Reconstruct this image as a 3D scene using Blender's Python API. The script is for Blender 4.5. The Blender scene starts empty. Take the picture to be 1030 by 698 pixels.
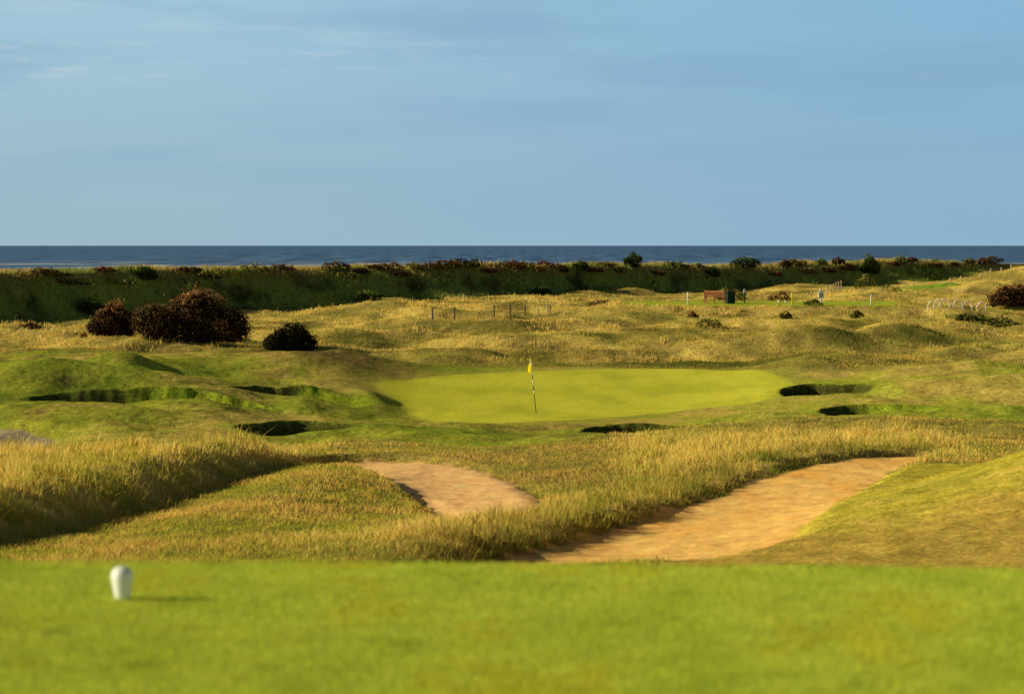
import bpy, math, random
import numpy as np

random.seed(7)
rng = np.random.default_rng(11)
scene = bpy.context.scene
COL = scene.collection
F = 3270.0            # focal length in picture units (1030 wide)
CX, HZ = 515.0, 247.0 # column of the view axis, row of the sea horizon
CAMZ = 14.0           # eye height above the sea
R = math.radians
SUN_EL, SUN_AZ = 21.0, -3.0   # degrees above ground; degrees behind due-left

# ------------------------------------------------------------------ noise
_P = np.random.default_rng(3).permutation(512).astype(np.int64)
_P = np.concatenate([_P, _P, _P])
_A = np.random.default_rng(4).uniform(0, 2*np.pi, 512)
_GX, _GY = np.cos(_A), np.sin(_A)
def noise(x, y, seed=0):
    x = np.asarray(x, float) + seed*17.31; y = np.asarray(y, float) + seed*9.77
    xi = np.floor(x).astype(np.int64); yi = np.floor(y).astype(np.int64)
    xf, yf = x-xi, y-yi
    u = xf*xf*xf*(xf*(xf*6-15)+10); v = yf*yf*yf*(yf*(yf*6-15)+10)
    def g(ix, iy, dx, dy):
        h = _P[(_P[ix & 511] + iy) & 511]
        return _GX[h]*dx + _GY[h]*dy
    a = g(xi, yi, xf, yf); b = g(xi+1, yi, xf-1, yf)
    c = g(xi, yi+1, xf, yf-1); d = g(xi+1, yi+1, xf-1, yf-1)
    return 1.5*((a*(1-u)+b*u)*(1-v) + (c*(1-u)+d*u)*v)
def fbm(x, y, octv=4, seed=0, gain=.5):
    s, a, t = 0, 1, 0
    for i in range(octv):
        s = s + a*noise(x*2**i, y*2**i, seed+i*3); t += a; a *= gain
    return s/t
def sm(a, b, x):
    t = np.clip((x-a)/(b-a), 0, 1); return t*t*(3-2*t)
def mixc(c, d, f):
    return c*(1-f[..., None]) + np.asarray(d)*f[..., None]

# ------------------------------------------------------------------ terrain height
def _prof(d):
    ys = np.array([p[0] for p in d], float); rows = np.array([p[1] for p in d], float)
    return ys, -(rows-HZ)/F*ys
NEAR = [(10, 760), (17, 690), (24, 660), (32, 604), (42, 563), (50, 541), (58, 522), (74, 483)]
PL = NEAR + [(92, 452), (106, 426), (118, 406), (128, 389), (140, 369), (150, 358), (162, 350), (178, 340), (195, 331), (212, 325), (240, 316), (300, 300), (420, 285)]
PM = NEAR + [(92, 453), (108, 431), (118, 421), (128, 402), (138, 385), (150, 366), (162, 352), (178, 340), (195, 329), (212, 319), (240, 309), (300, 296), (420, 285)]
PC = NEAR + [(92, 453), (108, 433), (120, 427), (126, 422.5), (130, 416), (140, 394), (152, 371), (155, 369.5), (159, 365), (166, 354), (180, 339), (195, 323), (208, 311), (225, 304), (245, 299), (300, 292), (420, 285)]
PR = NEAR + [(92, 450), (105, 432), (118, 415), (126, 406), (136, 390), (150, 371), (165, 355), (180, 341), (195, 326), (206, 311), (214, 307.3), (225, 303.5), (255, 296), (290, 287), (320, 280), (420, 280)]
_Yg = np.arange(8, 420, .25)
_cols = [(-400, PL), (150, PL), (300, PM), (420, PC), (650, PC), (860, PR), (1400, PR)]
_tab = []
for _px, _d in _cols:
    ys, zs = _prof(_d)
    z = np.interp(_Yg, ys, zs)
    k = np.exp(-.5*(np.arange(-16, 17)*.25/1.6)**2); k /= k.sum()
    z = np.convolve(np.pad(z, 16, mode='edge'), k, 'valid')
    _tab.append(z)
_tab = np.array(_tab); _cpx = np.array([c[0] for c in _cols], float)
def base(X, Y):
    X = np.asarray(X, float); Y = np.asarray(Y, float)
    px = np.clip(CX + F*X/np.maximum(Y, 8), -399, 1399)
    ci = np.clip(np.searchsorted(_cpx, px)-1, 0, len(_cpx)-2)
    t = (px-_cpx[ci])/(_cpx[ci+1]-_cpx[ci]); t = t*t*(3-2*t)
    fy = np.clip((Y-8)/.25, 0, len(_Yg)-1.001); yi = fy.astype(int); w = fy-yi
    za = _tab[ci, yi]*(1-w)+_tab[ci, yi+1]*w; zb = _tab[ci+1, yi]*(1-w)+_tab[ci+1, yi+1]*w
    return za*(1-t)+zb*t
def gauss(X, Y, x0, y0, sx, sy, h, rot=0):
    c, s = math.cos(rot), math.sin(rot)
    dx, dy = X-x0, Y-y0
    a = (dx*c+dy*s)/sx; b = (-dx*s+dy*c)/sy
    return h*np.exp(-.5*(a*a+b*b))
def gp(X, Y, px, y0, sx, sy, h, rot=0):
    return gauss(X, Y, (px-CX)/F*y0, y0, sx, sy, h, rot)
def crest_y(X): return np.clip(250 + 1.25*X, 165, 335) + 5*noise(X/23., X*0+.3, 5)
_crp = np.array([-300, 0, 90, 150, 230, 300, 380, 450, 600, 750, 850, 920, 960, 1030, 1300], float)
_crr = np.array([272, 270.5, 269.5, 269, 268, 268, 267, 266, 265, 264.5, 263, 260, 259.5, 262, 262], float)
def ridge(X, Y):
    """the coastal dune bank; returns its height and how far up its front face we are (0..1)"""
    yc = crest_y(X)
    px = CX + F*X/yc
    zc = -(np.interp(px, _crp, _crr)-HZ)/F*yc - .30 + .35*fbm(X/7., X*0+.7, 3, 19)
    d = Y-yc
    w = 13 + 3.*noise(X/17., Y*0+2.2, 8)
    t = np.clip(1+d/w, 0, 1)
    fr = np.where(d <= 0, (t**1.5)*(1.35-.35*t)/1.0, 1)
    fr = np.clip(fr, 0, 1)
    lump = .95*fbm(X/4., Y/5., 4, 21)*np.sin(np.pi*t)**.7
    gully = -.5*np.clip(fbm(X/9., Y/22., 3, 33), 0, 1)*np.sin(np.pi*t)
    zf = -7.2 + (zc+7.2)*fr + lump + gully
    back = sm(6, 70, d)
    z = zf*(1-back) + (-16.)*back
    return z, t, d
def sgreen_rough(X, Y):
    # distance outside an oval around the putting green
    return (np.sqrt(((X-3.2)/9.5)**2+((Y-138)/17.)**2)-1)*9
def H0(X, Y):
    """ground without the carved paths and bunkers"""
    X = np.asarray(X, float); Y = np.asarray(Y, float)
    z = base(X, Y)
    # left bank of long grass running away from us, its flank falls to the right
    toe = -7.3 + (Y-46)*.052
    z = z + .72*sm(0, 1.5, toe-X)*sm(36, 44, Y)*(1-sm(78, 92, Y))
    # tall grass ridge in front of the two sandy paths
    ax, ay, bx, by = -1.6, 42.0, 2.7, 63.0
    L = math.hypot(bx-ax, by-ay); ux, uy = (bx-ax)/L, (by-ay)/L
    s = (X-ax)*ux + (Y-ay)*uy; q = (X-ax)*uy - (Y-ay)*ux      # q > 0 to the right
    q = q + .25*noise(s/2.5, s*0, 15)
    prof = np.where(q < 0, np.exp(-.5*(q/1.7)**2), np.exp(-.5*(q/.55)**2))
    z = z + .20*prof*sm(-1, 2.5, s)*(1-sm(L-3, L+3, s))
    z = z + gauss(X, Y, -4.1, 66, 1.15, 11, .40, -.03)
    # golden bank above the right-hand path
    z = z + gauss(X, Y, 6.2, 84, 3.4, 8, .30, .15)
    # mown mound on the right
    z = z + gauss(X, Y, 11.3, 53, 3.6, 8.5, 1.75, -.12)
    # brown mound behind-left of the green and other swells
    z = z + gp(X, Y, 345, 151, 2.2, 3.5, .50) + gp(X, Y, 265, 150, 2.2, 4, .25)
    z = z + gp(X, Y, 372, 133.5, .55, 2.6, .30, .15)
    z = z + gp(X, Y, 895, 180, 1.7, 2.6, .85) + gp(X, Y, 930, 178, 1.3, 2, .5)
    z = z + gp(X, Y, 808, 151, 1.2, 2.2, .5)
    z = z + gp(X, Y, 690, 169, 4.5, 2.5, .35) + gp(X, Y, 545, 172, 4.0, 2.6, .35) + gp(X, Y, 810, 170, 2.5, 2.5, .55)
    z = z + gp(X, Y, 340, 176, 1.6, 3.0, .75) + gp(X, Y, 390, 178, 1.5, 3, .35)
    z = z + gp(X, Y, 985, 146, 2.5, 3.5, .45) + gp(X, Y, 1040, 135, 2.6, 4, .55) + gp(X, Y, 940, 136, 1.8, 3.5, .30)
    z = z + gp(X, Y, 130, 139, 1.0, 2.0, .50) + gp(X, Y, 30, 131, 2.4, 2.2, .62) + gp(X, Y, 110, 130, 2.6, 2.0, .35)
    z = z + gp(X, Y, 215, 124, 2.6, 3.0, .35) + gp(X, Y, 210, 117, 1.2, 2.2, .32) + gp(X, Y, 20, 100, 1.5, 3.0, -.35)
    z = z + gp(X, Y, 640, 205, 6, 2.5, .15) + gp(X, Y, 520, 188, 4.0, 1.5, .40) + gp(X, Y, 420, 190, 2.5, 1.5, .2) + gp(X, Y, 600, 193, 4, 1.5, .35)
    z = z + gp(X, Y, 890, 234, 2.2, 4.0, .60) + gp(X, Y, 965, 250, 4.0, 5.0, .75)
    z = z + gp(X, Y, 1050, 290, 5.0, 14.0, 1.7)
    # hummocks, stronger in the rough beyond the green
    far = sm(152, 162, Y)
    hum = fbm(X/5.5, Y/7., 3, 40)
    z = z + hum*(.05 + .22*sm(92, 112, Y)*(1-far)*sm(-2, 4, sgreen_rough(X, Y)) + .40*far) + far*.75*fbm(X/9., Y/6.5, 2, 41)
    offg = sm(0, 2.5, sgreen_rough(X, Y))*sm(90, 98, Y)*(1-far)
    z = z + offg*(.24*fbm(X/3.2, Y/4.5, 2, 44) + .035*fbm(X/.9, Y/1.1, 2, 45) + .012*noise(X/.25, Y/.45, 46))
    z = z + gp(X, Y, 22, 127.5, 1.7, 2.2, .50) + gp(X, Y, 105, 126, 1.6, 2.0, -.40) + gp(X, Y, 95, 138, 1.2, 1.6, .35)
    z = z + gp(X, Y, 300, 112, 1.6, 1.6, .15) + gp(X, Y, 60, 112, 2.2, 2.5, .3) + gp(X, Y, 395, 106, 1.4, 2.0, .25)
    z = z + .05*fbm(X/1.4, Y/1.8, 3, 50)*(1-sm(80, 95, Y)*(1-far))
    ter = sm(2.5, 0, np.maximum(np.abs(X-16.2)-9.2, np.abs(Y-210.5)-4.0))
    z = z*(1-ter) + (-3.86+.024*(Y-206))*ter
    rz, t, d = ridge(X, Y)
    k = .6
    z2 = np.maximum(z, rz) + k*np.exp(-np.abs(z-rz)/k)*.35*(t > 0)
    return np.where(d > 0, rz, z2)
def ray(px, row, y0=40, y1=330, fn=None):
    """the ground point seen at a picture position"""
    ys = np.arange(y0, y1, .2)
    g = (fn or H0)((px-CX)/F*ys, ys) - (-(row-HZ)/F*ys)
    i = np.argmax(g >= 0) if (g >= 0).any() else int(np.argmax(g))
    return (px-CX)/F*ys[i], ys[i]
def poly(pts, **k): return np.array([ray(px, r, **k) for px, r in pts])
def sdf(P, X, Y):
    """signed distance, negative inside"""
    d = np.full(X.shape, 1e9); ins = np.zeros(X.shape, bool)
    n = len(P)
    for i in range(n):
        ax, ay = P[i]; bx, by = P[(i+1) % n]
        ex, ey = bx-ax, by-ay
        t = np.clip(((X-ax)*ex+(Y-ay)*ey)/(ex*ex+ey*ey+1e-9), 0, 1)
        d = np.minimum(d, np.hypot(X-ax-t*ex, Y-ay-t*ey))
        c = ((ay > Y) != (by > Y)) & (X < ex*(Y-ay)/(by-ay+1e-12)+ax)
        ins ^= c
    return np.where(ins, -d, d)
def smooth_poly(P, n=2):
    for _ in range(n):
        Q = np.roll(P, -1, 0)
        P = np.stack([.75*P+.25*Q, .25*P+.75*Q], 1).reshape(-1, 2)
    return P
P_GREEN = smooth_poly(poly([(372, 386), (392, 382), (470, 376), (600, 370.5), (720, 371.5), (778, 374), (800, 384), (790, 396), (760, 406), (690, 412), (640, 418), (590, 422), (520, 425), (450, 424.5), (415, 417), (396, 405), (384, 394)]))
P_PATH1 = smooth_poly(poly([(296, 461), (330, 458.5), (370, 456), (430, 458), (470, 465), (500, 477), (528, 490), (550, 505), (535, 520), (495, 526), (455, 522), (432, 505), (410, 489), (385, 474), (355, 466), (325, 465), (298, 464)]))
P_PATH2 = smooth_poly(poly([(380, 590), (500, 572), (575, 551), (650, 531), (690, 515), (735, 498), (790, 484), (850, 472), (915, 463), (935, 464), (908, 478), (872, 497), (842, 518), (850, 530), (810, 548), (780, 575)], y0=34, fn=lambda x, y: base(x, y)-.17))
P_PATH2 = np.concatenate([P_PATH2, np.empty((0, 2))])
P_PATCH = smooth_poly(poly([(-40, 424), (0, 424), (35, 430), (58, 440), (48, 447), (0, 449), (-40, 449)]))
P_FAIR = smooth_poly(poly([(-120, 357), (80, 354), (240, 352), (330, 353), (460, 366), (600, 369), (790, 371), (840, 374), (900, 369), (1130, 366), (1130, 424), (900, 420), (760, 423), (640, 437), (560, 447), (490, 452), (420, 447), (330, 440), (200, 447), (100, 451), (-120, 453)]), 1)
P_BTEE = poly([(640, 309.5), (700, 309), (800, 309), (872, 308.5), (884, 304), (820, 303.3), (700, 303.5), (650, 305)])
P_BTEE = np.array([[7.6, 207.5], [24.5, 206.5], [25.5, 214.0], [7.0, 215]])
P_MOUND = smooth_poly(np.array([[1.5, 30], [2.0, 46], [3.4, 54], [4.6, 60], [6.8, 69], [9.2, 79], [14, 82], [24, 70], [24, 30]]))
BUNK = []   # px, row, Y, half width, half depth, carve, back lip, right side gentle
for b in [(124, 400, 124, 3.5, 1.5, 1.25, .22, 2.2), (292, 398, 133, 2.1, 2.0, .42, .20, 2.6), (297, 430, 114.5, 1.75, 1.25, .80, .17, 1.2),
          (643, 432, 116.5, 2.0, 1.4, .8, .22, 1.2), (826, 393, 135, 1.8, 1.6, .8, .20, 1.4), (868, 411, 125.5, 1.6, 1.5, .6, .20, 2.6)]:
    x, y = ray(b[0], b[1])
    BUNK.append((x, y)+b[3:])
def bunk_r(b, X, Y):
    x0, y0, a, d, dep, lip, gr = b
    wob = 1+.16*noise(X/1.3, Y/1.4, 60)+.04*noise(X/.4, Y/.5, 61)
    dx = (X-x0)/a
    dx = np.where(dx > 0, dx/ (1+(gr-1)*.5), dx)
    return np.sqrt(dx**2 + ((Y-y0)/d)**2)*wob
def H(X, Y):
    X = np.asarray(X, float); Y = np.asarray(Y, float)
    z = H0(X, Y)
    m = (Y > 35) & (Y < 130)
    for P, dep, w in ((P_PATH1, .20, .35), (P_PATH2, .17, .4), (P_PATCH, .25, .8)):
        bb = m & (X > P[:, 0].min()-2) & (X < P[:, 0].max()+2) & (Y > P[:, 1].min()-2) & (Y < P[:, 1].max()+2)
        if bb.any():
            s = sdf(P, X[bb], Y[bb]) + .18*fbm(X[bb]/.9, Y[bb]/.9, 3, 70)
            tilt = .085*(X[bb]+2.4)*sm(.6, -.5, s) if dep == .20 else 0
            z[bb] = z[bb] + tilt - dep*sm(w*1.3, 0, s) + sm(.1, -.3, s)*.022*fbm(X[bb]/.4, Y[bb]/.55, 3, 72)
    for b in BUNK:
        x0, y0, a, d, dep, lip, gr = b
        bb = (np.abs(X-x0) < a*3.5) & (np.abs(Y-y0) < d*3)
        if not bb.any(): continue
        xs, ys = X[bb], Y[bb]
        r = bunk_r(b, xs, ys)
        rgt = sm(-.5, .9, (xs-x0)/a)
        p = 7*(1-rgt) + (1.6 if gr > 2 else 3.0)*rgt
        bk = sm(-.1, .6, (ys-y0)/d)*(gr == 2.2)
        p = p*(1-bk)+2.4*bk
        c = dep*(1-np.clip(r, 0, 1)**p)
        lx = np.exp(-.5*((xs-x0+.25*a)/(a*.62))**2)
        lipz = lip*lx*np.exp(-.5*((r-1.08)/.34)**2)*sm(-.2, .7, (ys-y0)/d) - .10*np.exp(-.5*((r-1.2)/.3)**2)*sm(.1, .8, -(ys-y0)/d)
        z[bb] = z[bb] + lipz - np.clip(c, 0, dep)
    return z

# ------------------------------------------------------------------ terrain grid
ui = np.linspace(-.172, .172, 800)
uo = np.concatenate([np.linspace(.176, .26, 40), np.linspace(.28, 1.3, 28)])
U = np.concatenate([-uo[::-1], ui, uo])
YR = np.concatenate([np.arange(14, 42, .6), np.arange(42, 100, .2), np.arange(100, 172, .15), np.arange(172, 236, .35), np.arange(236, 325, .5), np.arange(325, 421, 3.)])
GY, GU = np.meshgrid(YR, U, indexing='ij')
GX_ = GU*GY
GZ = H(GX_.ravel(), GY.ravel()).reshape(GX_.shape)
def gidx(X, Y):
    iu = np.interp(X/Y, U, np.arange(len(U))); iy = np.interp(Y, YR, np.arange(len(YR)))
    return iu, iy
def bil(G, X, Y):
    iu, iy = gidx(np.asarray(X, float), np.asarray(Y, float))
    a = np.clip(iu.astype(int), 0, len(U)-2); b = np.clip(iy.astype(int), 0, len(YR)-2)
    s, t = iu-a, iy-b
    return (G[b, a]*(1-s)+G[b, a+1]*s)*(1-t) + (G[b+1, a]*(1-s)+G[b+1, a+1]*s)*t
def zat(X, Y): return float(bil(GZ, np.array([X]), np.array([Y]))[0])
def onpx(px, Y): return ((px-CX)/F*Y, Y)

def hollow_shade(X, Y):  # dark patches for the shade in dips, put into the colour
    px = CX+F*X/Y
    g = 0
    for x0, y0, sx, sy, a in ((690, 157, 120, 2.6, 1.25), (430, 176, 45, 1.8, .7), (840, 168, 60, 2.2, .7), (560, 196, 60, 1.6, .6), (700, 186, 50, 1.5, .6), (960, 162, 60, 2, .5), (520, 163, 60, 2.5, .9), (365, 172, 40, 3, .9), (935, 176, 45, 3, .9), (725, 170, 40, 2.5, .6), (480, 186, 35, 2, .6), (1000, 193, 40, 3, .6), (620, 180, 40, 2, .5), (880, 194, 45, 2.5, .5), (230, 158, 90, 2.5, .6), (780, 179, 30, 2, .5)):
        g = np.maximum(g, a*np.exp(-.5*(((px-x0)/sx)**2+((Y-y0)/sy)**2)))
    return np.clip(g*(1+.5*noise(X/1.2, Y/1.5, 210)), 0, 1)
# ------------------------------------------------------------------ zone masks on the grid
_x, _y = GX_, GY
PXG = CX + F*_x/_y
ROWG = HZ - GZ*F/_y
def box_sdf(P, mg=4):
    out = np.full(_x.shape, 99.)
    bb = (_x > P[:, 0].min()-mg) & (_x < P[:, 0].max()+mg) & (_y > P[:, 1].min()-mg) & (_y < P[:, 1].max()+mg)
    out[bb] = sdf(P, _x[bb], _y[bb]); return out
edge = fbm(_x/.8, _y/1.2, 3, 80)
s_green = box_sdf(P_GREEN)
s_p1 = box_sdf(P_PATH1) + .3*edge
s_p2 = box_sdf(P_PATH2) + .3*edge
s_pt = box_sdf(P_PATCH) + .3*edge
s_fair = box_sdf(P_FAIR) + .8*fbm(_x/2.5, _y/5, 3, 81)
s_bt = box_sdf(P_BTEE) + .3*edge
s_mound = box_sdf(P_MOUND) + .4*edge
m_green = sm(.45, -.45, s_green + .3*fbm(_x/1.2, _y/2, 3, 82))
m_sand = np.maximum(np.maximum(sm(.15, -.15, s_p1), sm(.15, -.15, s_p2)), sm(.2, -.2, s_pt))
P_FARG = np.array([[26.5, 252], [33.5, 250], [38, 262], [30, 264]])
s_fg = box_sdf(P_FARG) + .3*edge
m_fair = np.maximum(np.maximum(np.maximum(sm(.4, -.4, s_fg), sm(.8, -.8, s_fair)), sm(.4, -.4, s_bt)), sm(.5, -.5, s_mound))
rz_, rt_, rd_ = ridge(_x, _y)
m_ridge = sm(.02, .45, rt_ + .22*edge + .12*fbm(_x/4., _y/4., 2, 83))*(_y > 165)*(GZ < rz_+.6)
b_r = [np.where((np.abs(_x-b[0]) < 8) & (np.abs(_y-b[1]) < 8), bunk_r(b, _x, _y), 9.) for b in BUNK]
b_min = np.minimum.reduce(b_r)
m_bunk = sm(1.12, .98, b_min)

# how tall the grass stands (m): patches set in plan
tall_w = np.zeros_like(_x)
toe_ = -7.3 + (_y-46)*.052
tall_w = np.maximum(tall_w, sm(-.4, .8, toe_-_x)*sm(36, 42, _y)*(1-sm(92, 98, _y)))
_ax, _ay, _bx, _by = -1.6, 42.0, 2.7, 63.0
_L = math.hypot(_bx-_ax, _by-_ay); _ux, _uy = (_bx-_ax)/_L, (_by-_ay)/_L
_s = (_x-_ax)*_ux+(_y-_ay)*_uy; _q = (_x-_ax)*_uy-(_y-_ay)*_ux
tall_w = np.maximum(tall_w, np.exp(-.5*((_q+.2)/1.1)**2)*sm(-.5, 2.5, _s)*(1-sm(_L-1, _L+4, _s)))
tall_w = np.maximum(tall_w, sm(560, 660, PXG)*sm(1010, 930, PXG)*sm(58, 66, _y)*(1-sm(98, 108, _y))*sm(-.2, .6, s_p2)*(_x < 14)*sm(-.5, .8, s_mound))
tall_w = np.maximum(tall_w, .75*sm(154, 160, _y)*sm(-.35, .45, fbm(_x/6, _y/9, 3, 140)*1.3+.1))
tall_w = tall_w*(1-m_ridge)*(1-.8*sm(440, 480, PXG)*sm(640, 590, PXG)*sm(66, 70, _y)*(_y < 110))

# base colours (linear albedo)
n1 = fbm(_x/3.0, _y/5.0, 4, 90)*1.3; n2 = fbm(_x/.6, _y/1.0, 3, 91)*1.3; n3 = fbm(_x/9., _y/16., 3, 92)*1.3; n4 = fbm(_x/1.5, _y/7, 3, 93)*1.3
def C(*a): return np.broadcast_to(np.array(a, float), _x.shape+(3,)).copy()
# rough: under the long grass
c = C(.17, .125, .035)
c = mixc(c, (.10, .12, .022), sm(-.1, .5, n1+.4*n2))
c = mixc(c, (.30, .20, .06), sm(.1, .6, n3+.3*n2)*.7)
c = mixc(c, (.56, .40, .11), tall_w*.8*sm(-.5, .2, n1+.3*n2+.2))
c = mixc(c, (.27, .22, .05), (1-tall_w)*.6)
far_ = sm(150, 165, _y)
c = mixc(c, (.60, .43, .105), far_*.8*sm(-.35, .3, n1+.4*n3))
# mown surrounds
cf = C(.305, .305, .036)
cf = mixc(cf, (.47, .33, .085), sm(-.05, .5, n3*.8+n1*.7+.25*n2)*.75)
cf = mixc(cf, (.26, .17, .05), sm(.15, .6, n1*.7-n3*.5+.5*n4)*.45)
cf = mixc(cf, (.20, .255, .024), sm(.05, .6, -n3+.5*n4)*.7)
cf = mixc(cf, (.09, .10, .018), sm(.15, .7, n2)*.45)
# the apron in front of the green is browner
apron = sm(6, 0, np.abs(_y-112))*sm(430, 480, PXG)*sm(760, 640, PXG)
cf = mixc(cf, (.24, .17, .045), apron*.6)
cf = mixc(cf, (.17, .105, .04), np.exp(-.5*(((PXG-345)/55)**2+((_y-150)/4.)**2))*.9)
cf = mixc(cf, (.36, .27, .08), np.exp(-.5*(((PXG-900)/60)**2+((_y-150)/3.)**2))*.8)
mm = sm(.5, -.5, s_mound)
cm = C(.40, .33, .040)
cm = mixc(cm, (.48, .31, .085), sm(.05, .6, n3*.6+n1*.5+.4*n2)*.75)
cm = mixc(cm, (.28, .265, .028), sm(.0, .5, n1)*.75)
cm = mixc(cm, (.40, .22, .07), sm(48.0, 43.0, _y + 4*n1 + 3*n3)*.5)
cf = mixc(cf, cm, mm)
cf = mixc(cf, (.31, .35, .035), sm(.3, -.3, s_bt))
cf = mixc(cf, (.20, .28, .03), sm(.3, -.3, s_fg))
c = mixc(c, cf, m_fair)
cg = C(.50, .47, .045)
cg = mixc(cg, (.40, .40, .035), sm(-.25, .5, n1*.8+.4*n4))
cg = mixc(cg, (.36, .37, .03), sm(.1, .6, n4)*.5)
cg = mixc(cg, (.42, .40, .035), sm(.1, .7, n3+.2*n2)*.5)
fring = sm(1.4, -.1, s_green)*(1-m_green)*m_fair
c = mixc(c, (.30, .27, .05), fring*.55)
c = mixc(c, (.055, .075, .012), hollow_shade(_x, _y)*.8*(1-.7*m_fair))  # shade of the dips painted into the ground colour
c = mixc(c, cg, m_green)
# sand
cs = C(.76, .44, .135)
cs = mixc(cs, (.72, .36, .085), sm(-.1, .6, n4+.3*n2)*.7)
cs = mixc(cs, (.50, .22, .06), sm(.3, .8, n2*.6+n3*.5)*.5)
cs = mixc(cs, (.78, .45, .20), sm(1.2, -.2, s_p1)*.85)
cs = mixc(cs, (.30, .25, .18), sm(1.2, -.2, s_pt)*.9)  # grey tone carries the shade lying on this sand
c = mixc(c, cs, m_sand)
# dune bank
cd = C(.24, .30, .055)
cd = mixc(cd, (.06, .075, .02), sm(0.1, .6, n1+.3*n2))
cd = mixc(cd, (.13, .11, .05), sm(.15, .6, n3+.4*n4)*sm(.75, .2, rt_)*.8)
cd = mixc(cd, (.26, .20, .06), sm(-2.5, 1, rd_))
cd = mixc(cd, (.55, .45, .30), sm(24, 36, rd_))
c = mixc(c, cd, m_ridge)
# grass lips; bunker walls darkened, their shade put into the turf colour
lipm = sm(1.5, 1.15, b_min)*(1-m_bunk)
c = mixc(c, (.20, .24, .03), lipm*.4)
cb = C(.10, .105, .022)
cb = mixc(cb, (.30, .36, .03), sm(-.15, .35, np.maximum.reduce([np.where((r < 1.3) & (b[6] > 2), (_x-b[0])/b[2], -1) for r, b in zip(b_r, BUNK)]) + .2*n2))  # right ends brightened, sunlight put into the turf colour
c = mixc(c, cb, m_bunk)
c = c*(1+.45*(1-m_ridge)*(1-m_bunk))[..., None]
n5 = noise(_x/.3, _y/.6, 95)*m_fair*(1-m_green)
c = np.clip(c*(1+.25*n2*(1-m_green)+.22*n5)[..., None], .004, 1.12)

# ------------------------------------------------------------------ object helpers
def tag(o, label=None, cat=None, group=None, kind=None):
    if label: o['label'] = label
    if cat: o['category'] = cat
    if group: o['group'] = group
    if kind: o['kind'] = kind
    return o
def link(o, parent=None):
    COL.objects.link(o)
    if parent is not None: o.parent = parent
    return o
def empty(name, loc, rz=0):
    o = bpy.data.objects.new(name, None); o.location = loc; o.rotation_euler = (0, 0, rz); o.empty_display_size = .1
    return link(o)
def mesh_np(name, V, faces, cols=None, mat=None, smooth=False, parent=None):
    """V (n,3); faces: list of (m,k) int arrays"""
    me = bpy.data.meshes.new(name)
    V = np.ascontiguousarray(V, np.float32)
    me.vertices.add(len(V)); me.vertices.foreach_set('co', V.ravel())
    nl = sum(f.size for f in faces); nf = sum(len(f) for f in faces)
    me.loops.add(nl); me.polygons.add(nf)
    me.loops.foreach_set('vertex_index', np.concatenate([f.ravel() for f in faces]).astype(np.int32))
    tot = np.concatenate([np.full(len(f), f.shape[1]) for f in faces]).astype(np.int32)
    me.polygons.foreach_set('loop_start', np.concatenate([[0], np.cumsum(tot)[:-1]]).astype(np.int32))
    if smooth: me.polygons.foreach_set('use_smooth', np.ones(nf, bool))
    me.update(calc_edges=True)
    if cols is not None:
        a = me.attributes.new('Col', 'FLOAT_COLOR', 'POINT')
        a.data.foreach_set('color', np.concatenate([cols, np.ones((len(cols), 1))], 1).astype(np.float32).ravel())
    if mat: me.materials.append(mat)
    return link(bpy.data.objects.new(name, me), parent)
class MB:
    def __init__(s): s.v = []; s.f = []
    def box(s, cx, cy, cz, sx, sy, sz, rz=0, bev=0):
        n = len(s.v); c_, q = math.cos(rz), math.sin(rz)
        for dz in (-1, 1):
            for dx, dy in ((-1, -1), (1, -1), (1, 1), (-1, 1)):
                x, y = dx*sx/2, dy*sy/2
                s.v.append((cx+x*c_-y*q, cy+x*q+y*c_, cz+dz*sz/2))
        for f in ((3, 2, 1, 0), (4, 5, 6, 7), (0, 1, 5, 4), (1, 2, 6, 5), (2, 3, 7, 6), (3, 0, 4, 7)):
            s.f.append(tuple(n+i for i in f))
        return s
    def tube(s, pts, rad, k=8):
        n0 = len(s.v); pts = [np.array(p, float) for p in pts]
        rad = [rad]*len(pts) if np.isscalar(rad) else rad
        for i, p in enumerate(pts):
            d = pts[min(i+1, len(pts)-1)]-pts[max(i-1, 0)]; d = d/(np.linalg.norm(d)+1e-9)
            a = np.cross(d, (0, 0, 1) if abs(d[2]) < .9 else (1, 0, 0)); a /= np.linalg.norm(a); b = np.cross(d, a)
            for j in range(k):
                t = 2*math.pi*j/k; s.v.append(tuple(p + rad[i]*(math.cos(t)*a+math.sin(t)*b)))
        for i in range(len(pts)-1):
            for j in range(k):
                s.f.append((n0+i*k+j, n0+i*k+(j+1) % k, n0+(i+1)*k+(j+1) % k, n0+(i+1)*k+j))
        s.f.append(tuple(n0+j for j in range(k))[::-1]); m = n0+(len(pts)-1)*k
        s.f.append(tuple(m+j for j in range(k)))
        return s
    def lathe(s, prof, c=(0, 0, 0), k=24):
        n0 = len(s.v)
        for r, z in prof:
            for j in range(k):
                t = 2*math.pi*j/k; s.v.append((c[0]+r*math.cos(t), c[1]+r*math.sin(t), c[2]+z))
        for i in range(len(prof)-1):
            for j in range(k):
                s.f.append((n0+i*k+j, n0+i*k+(j+1) % k, n0+(i+1)*k+(j+1) % k, n0+(i+1)*k+j))
        s.f.append(tuple(n0+j for j in range(k))[::-1]); m = n0+(len(prof)-1)*k
        s.f.append(tuple(m+j for j in range(k)))
        return s
    def build(s, name, mat, parent=None, smooth=False, bevel=0):
        me = bpy.data.meshes.new(name); me.from_pydata(s.v, [], s.f); me.update()
        if smooth: me.polygons.foreach_set('use_smooth', np.ones(len(me.polygons), bool))
        me.materials.append(mat)
        o = link(bpy.data.objects.new(name, me), parent)
        if bevel:
            b = o.modifiers.new('bevel', 'BEVEL'); b.width = bevel; b.segments = 2; b.limit_method = 'ANGLE'
        return o

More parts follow.
